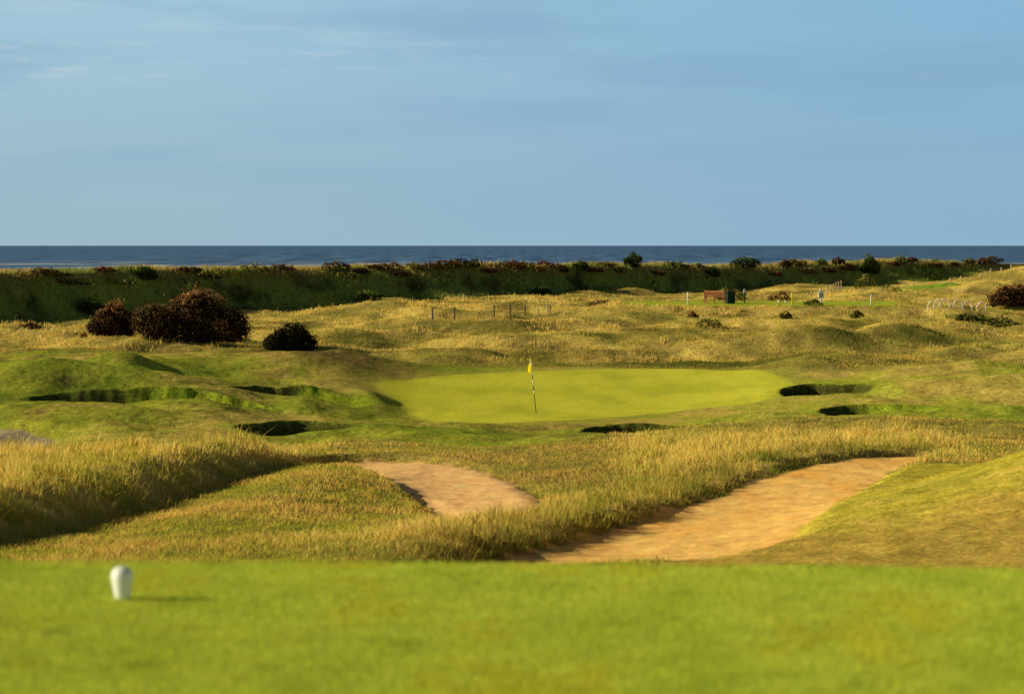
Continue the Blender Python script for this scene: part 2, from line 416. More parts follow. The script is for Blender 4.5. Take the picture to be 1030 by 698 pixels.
# ------------------------------------------------------------------ materials
def new_mat(name):
    m = bpy.data.materials.new(name); m.use_nodes = True
    nt = m.node_tree; nt.nodes.clear()
    out = nt.nodes.new('ShaderNodeOutputMaterial')
    return m, nt, out
def nd(nt, t, **kw):
    n = nt.nodes.new(t)
    for k, v in kw.items(): setattr(n, k, v)
    return n
def simple(name, col, rough=.5, var=.12, scale=30, spec=.4, col2=None):
    m, nt, out = new_mat(name)
    p = nd(nt, 'ShaderNodeBsdfPrincipled'); p.inputs['Roughness'].default_value = rough
    p.inputs['Specular IOR Level'].default_value = spec
    tc = nd(nt, 'ShaderNodeTexCoord'); nz = nd(nt, 'ShaderNodeTexNoise'); nz.inputs['Scale'].default_value = scale; nz.inputs['Detail'].default_value = 4
    nt.links.new(tc.outputs['Object'], nz.inputs['Vector'])
    mx = nd(nt, 'ShaderNodeMix', data_type='RGBA')
    c2 = col2 or tuple(x*(1-2*var) for x in col)
    mx.inputs[6].default_value = (*c2, 1); mx.inputs[7].default_value = (*col, 1)
    mr = nd(nt, 'ShaderNodeMapRange'); mr.inputs['From Min'].default_value = .3; mr.inputs['From Max'].default_value = .65
    nt.links.new(nz.outputs['Fac'], mr.inputs['Value']); nt.links.new(mr.outputs[0], mx.inputs[0])
    nt.links.new(mx.outputs[2], p.inputs['Base Color']); nt.links.new(p.outputs[0], out.inputs[0])
    return m
def ground_mat(name, scale, bump, var=.6):
    m, nt, out = new_mat(name)
    at = nd(nt, 'ShaderNodeAttribute', attribute_name='Col')
    tc = nd(nt, 'ShaderNodeTexCoord')
    n1 = nd(nt, 'ShaderNodeTexNoise'); n1.inputs['Scale'].default_value = scale; n1.inputs['Detail'].default_value = 5; n1.inputs['Roughness'].default_value = .65
    n2 = nd(nt, 'ShaderNodeTexNoise'); n2.inputs['Scale'].default_value = scale*.23; n2.inputs['Detail'].default_value = 3
    for n in (n1, n2): nt.links.new(tc.outputs['Object'], n.inputs['Vector'])
    mr = nd(nt, 'ShaderNodeMapRange'); mr.inputs['From Min'].default_value = .33; mr.inputs['From Max'].default_value = .67; mr.inputs['To Min'].default_value = 1-var; mr.inputs['To Max'].default_value = 1+var
    nt.links.new(n1.outputs['Fac'], mr.inputs['Value'])
    mul = nd(nt, 'ShaderNodeVectorMath', operation='SCALE')
    nt.links.new(at.outputs['Color'], mul.inputs[0]); nt.links.new(mr.outputs[0], mul.inputs['Scale'])
    ad = nd(nt, 'ShaderNodeMath', operation='ADD'); nt.links.new(n1.outputs['Fac'], ad.inputs[0]); nt.links.new(n2.outputs['Fac'], ad.inputs[1])
    bp = nd(nt, 'ShaderNodeBump'); bp.inputs['Distance'].default_value = bump; bp.inputs['Strength'].default_value = 1
    nt.links.new(ad.outputs[0], bp.inputs['Height'])
    p = nd(nt, 'ShaderNodeBsdfDiffuse'); p.inputs['Roughness'].default_value = .6
    nt.links.new(mul.outputs[0], p.inputs['Color']); nt.links.new(bp.outputs[0], p.inputs['Normal'])
    nt.links.new(p.outputs[0], out.inputs[0])
    return m
def leaf_mat(name, trans=.3):
    m, nt, out = new_mat(name)
    at = nd(nt, 'ShaderNodeAttribute', attribute_name='Col')
    tc = nd(nt, 'ShaderNodeTexCoord'); nz = nd(nt, 'ShaderNodeTexNoise'); nz.inputs['Scale'].default_value = 3
    nt.links.new(tc.outputs['Object'], nz.inputs['Vector'])
    mr = nd(nt, 'ShaderNodeMapRange'); mr.inputs['To Min'].default_value = .75; mr.inputs['To Max'].default_value = 1.25
    nt.links.new(nz.outputs['Fac'], mr.inputs['Value'])
    mul = nd(nt, 'ShaderNodeVectorMath', operation='SCALE'); nt.links.new(at.outputs['Color'], mul.inputs[0]); nt.links.new(mr.outputs[0], mul.inputs['Scale'])
    d = nd(nt, 'ShaderNodeBsdfDiffuse'); t = nd(nt, 'ShaderNodeBsdfTranslucent'); mx = nd(nt, 'ShaderNodeMixShader'); mx.inputs[0].default_value = trans
    nt.links.new(mul.outputs[0], d.inputs['Color']); nt.links.new(mul.outputs[0], t.inputs['Color'])
    nt.links.new(d.outputs[0], mx.inputs[1]); nt.links.new(t.outputs[0], mx.inputs[2]); nt.links.new(mx.outputs[0], out.inputs[0])
    return m
M_TURF = ground_mat('turf', 11, .03, .6)
M_GREEN = ground_mat('putting_turf', 5, .006, .14)
M_SAND = ground_mat('sand', 8, .014, .2)
M_TEE = ground_mat('tee_turf', 40, .006, .35)
M_GRASS = leaf_mat('grass_blades', .3)
M_BUSH = leaf_mat('bush_leaves', .12)
M_WHITE = simple('white_paint', (.88, .88, .87), .35, .03, 20)
M_EGG = simple('egg_white_paint', (.95, .95, .95), .45, .005, 10)
M_YELLOW = simple('yellow_paint', (.85, .62, .03), .45, .06, 20)
M_FLAG = simple('yellow_cloth', (.92, .74, .02), .8, .08, 15, .1)
M_BLACK = simple('black_paint', (.02, .02, .02), .4, .1, 20)
M_WOOD = simple('weathered_post_wood', (.17, .14, .10), .85, .2, 25, .1)
M_PALE = simple('pale_stake_wood', (.62, .50, .34), .85, .15, 25, .1)
M_BENCH = simple('red_brown_bench_wood', (.40, .12, .05), .6, .2, 18, .3)
M_BENCHTOP = simple('sunlit_rail_wood', (.80, .38, .14), .5, .15, 18, .3)
M_BIN = simple('dark_green_plastic', (.018, .045, .030), .6, .15, 15, .1)
M_WIRE = simple('galvanised_wire', (.35, .35, .34), .4, .1, 30, .5)
M_STEM = simple('bush_stems', (.07, .05, .035), .9, .2, 12, .1)

# ------------------------------------------------------------------ terrain objects (one grid, split by zone)
nr, nc = GX_.shape
zone = np.zeros((nr-1, nc-1), int)
cen = lambda G: .25*(G[:-1, :-1]+G[1:, :-1]+G[:-1, 1:]+G[1:, 1:])
zone[cen(m_fair) > .5] = 1
zone[cen(s_mound) < 0] = 10
zone[cen(s_bt) < 0] = 11
zone[cen(s_green) < 0] = 2
zone[cen(s_p1) < 0] = 3
zone[cen(s_p2) < 0] = 4
zone[cen(s_pt) < 0] = 5
zone[(cen(rt_) > .12) & (cen(GY) > 165) & (cen(rz_)+.45 > cen(GZ))] = 6
zone[cen(rd_) > 32] = 7
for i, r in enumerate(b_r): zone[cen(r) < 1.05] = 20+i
VV = np.stack([GX_, GY, GZ+CAMZ], -1).reshape(-1, 3)
CC = c.reshape(-1, 3)
ids = np.arange(nr*nc).reshape(nr, nc)
Q = np.stack([ids[:-1, :-1], ids[:-1, 1:], ids[1:, 1:], ids[1:, :-1]], -1)
def zone_obj(z, name, mat, label, cat):
    f = Q[zone == z]
    if not len(f): return
    u, inv = np.unique(f, return_inverse=True)
    o = mesh_np(name, VV[u], [inv.reshape(f.shape)], CC[u], mat, True)
    return tag(o, label, cat, kind='structure')
zone_obj(0, 'ground', M_TURF, 'rough links ground under the long dry grass', 'ground')
zone_obj(1, 'fairway', M_TURF, 'mown undulating turf around the putting green', 'fairway')
zone_obj(10, 'grass_slope', M_TURF, 'smooth mown mound with brown patches beside the orange sandy path', 'ground')
zone_obj(11, 'teeing_lawn', M_TURF, 'bright green mown strip beside the bench', 'lawn')
zone_obj(2, 'putting_green', M_GREEN, 'smooth bright putting green around the yellow flag', 'putting green')
zone_obj(3, 'sand_path', M_SAND, 'pale pink sandy path in the middle of the rough', 'path')
zone_obj(4, 'sand_path', M_SAND, 'wide orange sandy path below the mown mound', 'path')
zone_obj(5, 'sand_path', M_SAND, 'shaded bare sand at the edge of the fairway', 'path')
zone_obj(6, 'dune_hill', M_TURF, 'long dark grassy dune bank in front of the sea', 'dune')
zone_obj(7, 'beach', M_SAND, 'pale sand sloping to the sea behind the dune bank', 'beach')
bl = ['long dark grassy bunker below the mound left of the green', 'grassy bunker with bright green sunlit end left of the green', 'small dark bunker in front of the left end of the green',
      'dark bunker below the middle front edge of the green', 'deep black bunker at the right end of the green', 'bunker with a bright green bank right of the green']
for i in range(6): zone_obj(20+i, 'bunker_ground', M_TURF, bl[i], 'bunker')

# tee in front of us
def tee():
    xs = np.linspace(-9, 9, 150); ys = np.concatenate([np.linspace(-6, 9, 16), np.linspace(9.2, 17.2, 110)])
    X, Y = np.meshgrid(xs, ys)
    far = 16.50 - .068*X + .05*noise(X/1.3, X*0+.4, 124)
    z = -1.6 + .012*fbm(X/1.1, Y/1.5, 3, 120)
    over = np.clip(Y-far, 0, 3)
    z = z - over*1.3 - .02*sm(-.8, 0, Y-far)*1.0
    a = fbm(X/.7, Y/2.6, 4, 121)*1.3; b = fbm(X/.16, Y/.6, 3, 122)*1.3; d_ = fbm(X/.07, Y/.3, 2, 123)*1.3
    cc = np.broadcast_to(np.array((.405, .46, .048)), X.shape+(3,)).copy()
    cc = mixc(cc, (.35, .42, .035), sm(-.1, .5, a+.3*b))
    cc = mixc(cc, (.42, .40, .02), sm(.0, .6, -a+.5*d_)*.6)
    cc = mixc(cc, (.24, .28, .02), sm(.35, .75, b)*.5)
    for bx, by, r in ((-2.3, 14.0, .07), (-2.38, 13.55, .09), (-1.9, 13.35, .06), (-2.25, 13.75, .05), (-1.35, 12.35, .06)):
        cc = mixc(cc, (.09, .085, .012), np.exp(-((X-bx)/r)**2-((Y-by)/(r*2))**2)*.45)
    cc = cc*1.45 + np.array((0, 0, .012))
    n, k = X.shape; i = np.arange(n*k).reshape(n, k)
    q = np.stack([i[:-1, :-1], i[:-1, 1:], i[1:, 1:], i[1:, :-1]], -1).reshape(-1, 4)
    o = mesh_np('tee_lawn', np.stack([X, Y, z+CAMZ], -1).reshape(-1, 3), [q], cc.reshape(-1, 3), M_TEE, True)
    tag(o, 'flat bright green teeing ground under the white marker', 'tee', kind='structure')
    n_ = 260000
    u_ = rng.uniform(-.18, .18, n_); yy = 10.8*(17.0/10.8)**rng.uniform(0, 1, n_); xx = u_*yy
    kx = np.clip(((xx+9)/18*149), 0, 148.99); ky = np.interp(yy, ys, np.arange(len(ys))).clip(0, len(ys)-1.01)
    col = cc[np.round(ky).astype(int), np.round(kx).astype(int)]
    i0 = ky.astype(int); j0 = kx.astype(int); fy = ky-i0; fx_ = kx-j0
    zz = (z[i0, j0]*(1-fx_)+z[i0, j0+1]*fx_)*(1-fy) + (z[i0+1, j0]*(1-fx_)+z[i0+1, j0+1]*fx_)*fy
    return xx, yy, zz+CAMZ, col
TEE = tee()

# ------------------------------------------------------------------ grass
def blades(name, X, Y, h, w, lean, cb_, ct_, label, cat='grass', zz=None):
    n = len(X)
    z = bil(GZ, X, Y)+CAMZ - .02 if zz is None else zz-.003
    a = rng.normal(R(-47), R(38), n)          # faces turned towards sun and eye so the blades look brighter
    la = rng.uniform(0, 2*np.pi, n)               # lean heading, mostly down-wind
    dx, dy = np.cos(la)*lean*h, np.sin(la)*lean*h
    wx, wy = np.cos(a)*w*.5, np.sin(a)*w*.5
    P = np.stack([X, Y, z], -1)
    W = np.stack([wx, wy, 0*wx], -1)
    D1 = np.stack([dx*.3, dy*.3, h*.55], -1); D2 = np.stack([dx, dy, h*(1-.25*lean)], -1)
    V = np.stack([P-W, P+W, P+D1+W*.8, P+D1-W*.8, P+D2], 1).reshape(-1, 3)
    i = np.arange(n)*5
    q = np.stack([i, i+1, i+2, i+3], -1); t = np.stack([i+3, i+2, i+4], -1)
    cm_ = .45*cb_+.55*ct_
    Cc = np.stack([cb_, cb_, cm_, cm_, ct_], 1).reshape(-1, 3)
    o = mesh_np(name, V, [q, t], Cc, M_GRASS)
    return tag(o, label, cat, kind='stuff')
def sample(n, y0, y1, p=1.0, um=.178):
    """points in plan, thinner with distance (n is before thinning by any mask)"""
    u = rng.uniform(-um, um, n); t = rng.uniform(0, 1, n)
    if p == 1: Y = y0*(y1/y0)**t
    else:
        e = 1-p; Y = (y0**e + t*(y1**e-y0**e))**(1/e)
    return u*Y, Y
def clump(X, Y, n, r):
    k = len(X); i = rng.integers(0, k, n)
    s = np.abs(rng.normal(0, 1, n))*r
    t = rng.uniform(0, 2*np.pi, n)
    return X[i]+np.cos(t)*s, Y[i]+np.sin(t)*s
def keep(p, *arrs):
    k = rng.uniform(0, 1, len(arrs[0])) < p
    return [a[k] for a in arrs]
def shade_and_tint(cols, X, Y, k=.85):
    cols = mixc(cols, (.085, .115, .016), hollow_shade(X, Y)*k)  # the same shade painted into the blades
    d = bil(s_p2, X, Y); side = sm(-.2, .8, -bil(s_mound, X, Y)) if False else (X < 1.0+(Y-42)*.225)
    flank_shade = sm(2.0+1.4*(Y > 62), .2, d)*side*(Y < 90)*(.75+.5*noise(X/.9, Y/1.3, 220))  # dark green beside the path, shaded bank flank put into the colour
    cols = mixc(cols, (.13, .17, .022), np.clip(flank_shade, 0, 1)*.85)
    px = CX+F*X/Y
    sw = sm(152, 166, Y)*sm(.02, .5, fbm(X/6.5, Y/8., 3, 230)*1.4+.12*sm(600, 760, px)-.25*sm(640, 540, px)*sm(300, 340, px))
    cols = mixc(cols, (.19, .25, .034), sw*.85)
    och = sm(152, 166, Y)*sm(.1, .5, fbm(X/4.5, Y/6., 3, 231)*1.4)*sm(540, 660, px)
    cols = mixc(cols, (.60, .34, .09), och*.6)
    heath = sm(440, 475, px)*sm(650, 590, px)*sm(66, 72, Y)*sm(104, 98, Y)
    return mixc(cols, (.42, .27, .085), heath*.6*(.6+.6*noise(X/.8, Y/1.6, 221)))
def jit(cols, s=.18):
    n = len(cols)
    return np.clip(cols*(1+rng.normal(0, s, (n, 1)))*(1+rng.normal(0, s*.3, (n, 3))), .004, .95)
NO = np.clip(m_sand*1.2 + m_green + m_bunk, 0, 1)
X, Y = sample(30000, 41, 240, .75)
X, Y = clump(X, Y, 780000, .25)
ok = (Y > 41) & (Y < 250) & (np.abs(X/Y) < .2); X, Y = X[ok], Y[ok]
pr = np.clip(bil(tall_w, X, Y)*(.50+1.2*fbm(X/1.2, Y/2.2, 3, 154)), 0, 1)*(1-np.clip(bil(NO, X, Y)*1.5, 0, 1))*(1-np.clip(bil(m_fair, X, Y)*1.3, 0, 1))
X, Y = keep(pr, X, Y)
tw = np.clip(bil(tall_w, X, Y), 0, 1)
wisp = rng.uniform(0, 1, len(X)) < .07
hn = fbm(X/2.2, Y/3., 3, 150) + .6*noise(X/.7, Y/1.0, 153)
h = (.10+.155*tw)*np.clip(1+.9*hn, .35, 2)*rng.uniform(.55, 1.25, len(X))*np.where(Y > 150, 1.05, 1.0)
gold = sm(-.40, .35, fbm(X/3.3, Y/5.5, 3, 151)*1.2 + .8*fbm(X/.8, Y/1.6, 2, 152) + .14 + .25*sm(152, 165, Y)*sm(700, 560, CX+F*X/Y) - .16*sm(152, 165, Y)*sm(640, 760, CX+F*X/Y) + .25*rng.normal(0, 1, len(X)))
pale = sm(150, 168, Y)*sm(-.3, .4, fbm(X/4., Y/6., 3, 155)*1.4+.25*sm(700, 560, CX+F*X/Y))
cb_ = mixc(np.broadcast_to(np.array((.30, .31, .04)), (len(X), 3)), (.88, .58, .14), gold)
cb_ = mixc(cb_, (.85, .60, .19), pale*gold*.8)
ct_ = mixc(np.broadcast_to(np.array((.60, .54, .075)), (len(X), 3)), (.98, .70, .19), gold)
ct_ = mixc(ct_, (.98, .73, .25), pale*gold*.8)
h = h*np.where(wisp, 1.75, 1)
blades('fescue_grass', X, Y, h, (.0036+Y*.00018)*np.where(wisp, .7, 1), rng.uniform(.2, .85, len(X)), jit(shade_and_tint(cb_, X, Y), .12), jit(shade_and_tint(ct_, X, Y), .14), 'long golden dry grass on the banks and hollows of the rough')
print('tall', len(X))
# 2 shorter rough
X, Y = sample(640000, 38, 300, .8)
ok = np.ones(len(X), bool)
pr = (1-.55*np.clip(bil(tall_w, X, Y), 0, 1))*(1-np.clip(bil(NO, X, Y)*1.5, 0, 1))*(1-np.clip(bil(m_fair, X, Y)*1.25, 0, 1))*(1-np.clip(bil(m_ridge, X, Y), 0, 1))
X, Y = keep(pr, X, Y)
gn = fbm(X/2.6, Y/6., 4, 160)*1.3 + .5*noise(X/.6, Y/1.2, 161)
h = (.095+.05*gn)*rng.uniform(.5, 1.35, len(X))*np.where(Y > 155, 1.25, 1.0)
g1 = sm(-.35, .45, gn + .25*rng.normal(0, 1, len(X)))
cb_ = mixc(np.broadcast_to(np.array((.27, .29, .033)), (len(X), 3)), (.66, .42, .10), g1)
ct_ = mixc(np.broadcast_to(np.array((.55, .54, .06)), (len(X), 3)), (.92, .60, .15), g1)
blades('rough_grass', X, Y, h, .004+Y*.00018, rng.uniform(.2, 1.0, len(X)), jit(shade_and_tint(cb_, X, Y), .12), jit(shade_and_tint(ct_, X, Y), .14), 'short mixed green and straw coloured grass of the rough')
print('rough', len(X))
# 3 mown surrounds
X, Y = sample(520000, 41, 265, .5)
pr = np.clip(bil(m_fair, X, Y), 0, 1)*(1-np.clip(bil(NO, X, Y)*1.6, 0, 1))*(.35+.65*sm(-.4, .3, fbm(X/1.5, Y/2.5, 3, 170)))
X, Y = keep(pr, X, Y)
h = rng.uniform(.02, .055, len(X))*(1-.5*np.clip(bil(sm(3, .3, s_green), X, Y), 0, 1))
cc = np.stack([bil(c[..., k], X, Y) for k in range(3)], -1)
gn = rng.uniform(0, 1, len(X))
ct_ = mixc(cc*1.15, (.75, .60, .12), (gn > .8)*.6)
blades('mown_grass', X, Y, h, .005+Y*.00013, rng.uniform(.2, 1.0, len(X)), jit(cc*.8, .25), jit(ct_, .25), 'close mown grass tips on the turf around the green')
print('mown', len(X))
X, Y, zt, cc = TEE
n_ = len(X)
dry = rng.uniform(0, 1, n_)
blades('tee_grass', X, Y, rng.uniform(.008, .022, n_)*np.where(Y > 16.5-.068*X-.12, 1.6, 1), .0035+0*X, rng.uniform(.3, 1.2, n_), jit(cc*.85, .2), jit(mixc(cc*1.0, (.62, .52, .12), (dry > .88)*.6), .2), 'very short mown grass on the teeing ground', zz=zt)
# 4 dune bank
X, Y = sample(230000, 196, 300, .2)
X, Y = keep(np.clip(bil(m_ridge, X, Y), 0, 1), X, Y)
dd = Y-crest_y(X); tt = ridge(X, Y)[1]
topm = sm(-2.2, .3, dd); dn = fbm(X/3., Y/6., 4, 180)*1.3
X0 = sm(900, 980, CX+F*X/Y)
h = rng.uniform(.12, .34, len(X))*(1+.5*dn)*(1+.5*topm)
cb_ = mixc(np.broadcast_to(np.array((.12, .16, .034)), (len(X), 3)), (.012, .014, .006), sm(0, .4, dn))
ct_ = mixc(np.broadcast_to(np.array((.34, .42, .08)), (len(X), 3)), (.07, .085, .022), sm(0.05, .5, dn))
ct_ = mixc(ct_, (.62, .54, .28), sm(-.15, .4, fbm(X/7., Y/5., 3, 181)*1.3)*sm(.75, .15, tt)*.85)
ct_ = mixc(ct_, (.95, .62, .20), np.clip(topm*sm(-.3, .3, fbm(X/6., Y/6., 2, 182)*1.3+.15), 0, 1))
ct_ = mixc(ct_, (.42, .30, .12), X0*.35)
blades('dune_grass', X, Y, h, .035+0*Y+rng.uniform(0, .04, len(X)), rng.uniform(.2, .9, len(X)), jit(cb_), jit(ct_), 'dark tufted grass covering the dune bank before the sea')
print('dune', len(X))

# ------------------------------------------------------------------ bushes
def bush_mesh(name, lobes, n, leaf, cin, cout, ctop, parent=None, seed=0, spiky=.22):
    r = np.random.default_rng(seed+500)
    lobes = np.array(lobes, float)
    wts = (lobes[:, 3]*lobes[:, 4]+lobes[:, 3]*lobes[:, 5]); wts /= wts.sum()
    li = r.choice(len(lobes), n, p=wts)
    d = r.normal(0, 1, (n, 3)); d /= np.linalg.norm(d, axis=1)[:, None]
    lump = 1 + .16*noise(d[:, 0]*3+li*3.1, d[:, 2]*3+d[:, 1]*2, seed) + spiky*noise(d[:, 0]*9+li, d[:, 2]*9+d[:, 1]*5, seed+2)
    rr = (1-np.abs(r.normal(0, .16, n)))*lump
    big = n > 3000
    core = r.uniform(0, 1, n) < (.33 if big else .12)
    spr = r.uniform(0, 1, n) < .07
    rr = np.where(spr, rr*r.uniform(1.02, 1.28, n), rr)
    rr = np.where(core, r.uniform(.35, .86, n), rr)
    ce = lobes[li, :3]; ra = lobes[li, 3:]
    P = ce + d*ra*rr[:, None]
    # drop what is deep inside another lobe
    deep = np.zeros(n, bool)
    for k in range(len(lobes)):
        q = np.linalg.norm((P-lobes[k, :3])/lobes[k, 3:], axis=1)
        deep |= (q < .6) & (li != k)
    ok = (P[:, 2] > .02) & ~deep
    P, d, rr, core = P[ok], d[ok], rr[ok], core[ok]; n = len(P)
    nrm = d + r.normal(0, .55, (n, 3)); nrm /= np.linalg.norm(nrm, axis=1)[:, None]
    t1 = np.cross(nrm, r.normal(0, 1, (n, 3))); t1 /= np.linalg.norm(t1, axis=1)[:, None]; t2 = np.cross(nrm, t1)
    s = leaf*(r.uniform(.5, 1.3, n)*np.where(core, 2.2 if big else 1.3, 1))[:, None]
    V = np.stack([P-t1*s*.45, P+t2*s*.4-t1*s*.05, P+t1*s*.75+nrm*s*.25, P-t2*s*.4-t1*s*.05], 1).reshape(-1, 3)
    i = np.arange(n)*4
    top = lobes[:, 2].max()+lobes[:, 5].max()
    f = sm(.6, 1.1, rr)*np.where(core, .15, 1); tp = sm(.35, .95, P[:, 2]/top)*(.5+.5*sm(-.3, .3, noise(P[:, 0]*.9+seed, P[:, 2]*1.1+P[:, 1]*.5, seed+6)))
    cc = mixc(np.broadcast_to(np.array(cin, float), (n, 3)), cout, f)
    cc = mixc(cc, ctop, tp*f)  # lighter tops, sunlight put into the leaf colour along with the rust
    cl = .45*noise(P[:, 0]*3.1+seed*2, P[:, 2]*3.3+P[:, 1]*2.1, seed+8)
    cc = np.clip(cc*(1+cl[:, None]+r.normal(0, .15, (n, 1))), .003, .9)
    return mesh_np(name, V, [np.stack([i, i+1, i+2, i+3], -1)], np.repeat(cc, 4, 0), M_BUSH, False, parent)
def stems(parent, w, h, seed=0, n=9):
    r = random.Random(seed); m = MB()
    for k in range(n):
        a = r.uniform(0, 2*math.pi); q = r.uniform(.25, .8)
        x, y = math.cos(a)*w*q, math.sin(a)*w*q*.7
        m.tube([(x*.15, y*.15, -.15), (x*.55, y*.55, h*.35), (x, y, h*r.uniform(.55, .8))], [.05, .035, .015], 6)
    return m.build('stem', M_STEM, parent)
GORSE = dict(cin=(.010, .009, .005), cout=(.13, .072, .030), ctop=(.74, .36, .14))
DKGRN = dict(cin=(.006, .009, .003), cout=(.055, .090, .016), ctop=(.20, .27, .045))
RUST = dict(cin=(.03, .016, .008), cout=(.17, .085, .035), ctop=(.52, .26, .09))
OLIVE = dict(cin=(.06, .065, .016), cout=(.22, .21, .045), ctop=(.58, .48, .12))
def bush(name, px, Y, w, h, pal, label, cat='bush', group=None, leaves=1500, leaf=.1, lob=6, seed=0, flat=.9, sink=0, detail=False):
    """w, h: overall width and height in metres"""
    r = random.Random(seed*13+5)
    x, y = onpx(px, Y)
    z = zat(x, y)+CAMZ - sink
    L = []
    for k in range(lob):
        t = (k+.5)/lob*2-1
        wx = w*.5*(.30+.18*r.random())
        hz = h*(1-.42*abs(t)**1.6)*r.uniform(.70, 1.04)
        L.append((t*(w*.5-wx*.8), r.uniform(-.18, .18)*w*.5, hz*.42, wx, wx*flat, hz*.58))
    L.append((r.uniform(-.08, .08)*w, 0, h*.42, w*.26, w*.26*flat, h*.56))
    for k in range(lob):
        t = r.uniform(-.8, .8); q = r.uniform(.12, .2)*w
        L.append((t*w*.45, -r.uniform(.1, .3)*w*flat, h*(.75-.4*abs(t))*r.uniform(.5, 1.0), q, q, q*.8))
    if detail:
        o = empty(name, (x, y, z)); bush_mesh('foliage', L, leaves, leaf, parent=o, seed=seed, **pal); stems(o, w*.45, h, seed)
    else:
        o = bush_mesh(name, L, leaves, leaf, seed=seed, **pal); o.location = (x, y, z)
    return tag(o, label, cat, group)
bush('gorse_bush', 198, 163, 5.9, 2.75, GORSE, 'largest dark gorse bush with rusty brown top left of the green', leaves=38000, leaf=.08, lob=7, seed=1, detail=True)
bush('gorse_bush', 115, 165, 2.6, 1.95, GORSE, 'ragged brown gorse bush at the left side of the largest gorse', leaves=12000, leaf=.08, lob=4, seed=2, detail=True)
bush('gorse_bush', 293, 161, 2.9, 1.5, dict(cin=(.010, .010, .005), cout=(.045, .042, .016), ctop=(.10, .075, .03)), 'low shaded rounded gorse bush right of the largest gorse', leaves=12000, leaf=.075, lob=5, seed=3, detail=True)  # darker leaf colours carry the shade of the largest gorse
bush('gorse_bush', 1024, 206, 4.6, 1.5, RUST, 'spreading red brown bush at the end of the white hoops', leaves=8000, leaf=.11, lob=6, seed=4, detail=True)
bush('heather_bush', 84, 172, .55, .55, RUST, 'tiny rust brown shrub just left of the ragged gorse bush', leaves=500, leaf=.07, lob=2, seed=5)
# bushes that stand out on the dune bank
def crest_bush(px, w, h, pal, label, dy=0, **k):
    y = 260.
    for _ in range(20): y = float(crest_y(np.array((px-CX)/F*y)))
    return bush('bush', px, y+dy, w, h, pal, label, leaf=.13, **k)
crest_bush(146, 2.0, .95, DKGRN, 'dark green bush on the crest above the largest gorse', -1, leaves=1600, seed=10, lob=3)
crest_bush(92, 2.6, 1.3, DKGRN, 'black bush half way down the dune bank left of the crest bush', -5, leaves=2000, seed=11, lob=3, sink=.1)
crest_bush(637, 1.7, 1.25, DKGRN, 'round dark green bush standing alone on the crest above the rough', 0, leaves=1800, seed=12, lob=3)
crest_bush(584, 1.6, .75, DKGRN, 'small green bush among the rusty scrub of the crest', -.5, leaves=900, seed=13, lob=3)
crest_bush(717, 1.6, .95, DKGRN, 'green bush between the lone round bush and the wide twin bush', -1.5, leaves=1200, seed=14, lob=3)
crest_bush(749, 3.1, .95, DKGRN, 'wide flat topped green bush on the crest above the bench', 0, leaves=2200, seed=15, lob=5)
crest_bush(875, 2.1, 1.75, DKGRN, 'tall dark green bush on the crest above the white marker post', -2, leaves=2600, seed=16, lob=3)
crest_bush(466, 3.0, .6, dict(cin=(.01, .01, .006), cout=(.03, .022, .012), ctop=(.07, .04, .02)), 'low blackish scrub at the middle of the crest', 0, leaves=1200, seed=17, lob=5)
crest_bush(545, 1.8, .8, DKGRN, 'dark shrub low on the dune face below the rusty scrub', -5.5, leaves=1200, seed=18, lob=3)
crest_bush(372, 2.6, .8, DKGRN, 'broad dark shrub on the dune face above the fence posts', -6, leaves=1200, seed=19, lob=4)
k = 0
for x0, x1, n, h in ((175, 232, 4, .45), (250, 292, 3, .6), (330, 452, 9, .7), (486, 572, 7, .8), (592, 628, 3, .7), (658, 706, 4, .5), (775, 862, 8, .75), (892, 944, 5, .75), (956, 1004, 4, .75), (30, 80, 3, .4), (98, 128, 2, .5)):
    for i in range(n):
        px = x0 + (x1-x0)*(i+.5)/n + random.uniform(-3, 3)
        pal = dict(RUST) if random.random() < .55 else dict(OLIVE)
        pal = {a: tuple(v*random.uniform(.6, 1.15) for v in b) for a, b in pal.items()}
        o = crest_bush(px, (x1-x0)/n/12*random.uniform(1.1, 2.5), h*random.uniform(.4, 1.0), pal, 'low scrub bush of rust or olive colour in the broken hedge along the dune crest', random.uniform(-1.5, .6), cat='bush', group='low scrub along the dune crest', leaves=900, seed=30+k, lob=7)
        o.name = 'scrub_bush'; k += 1
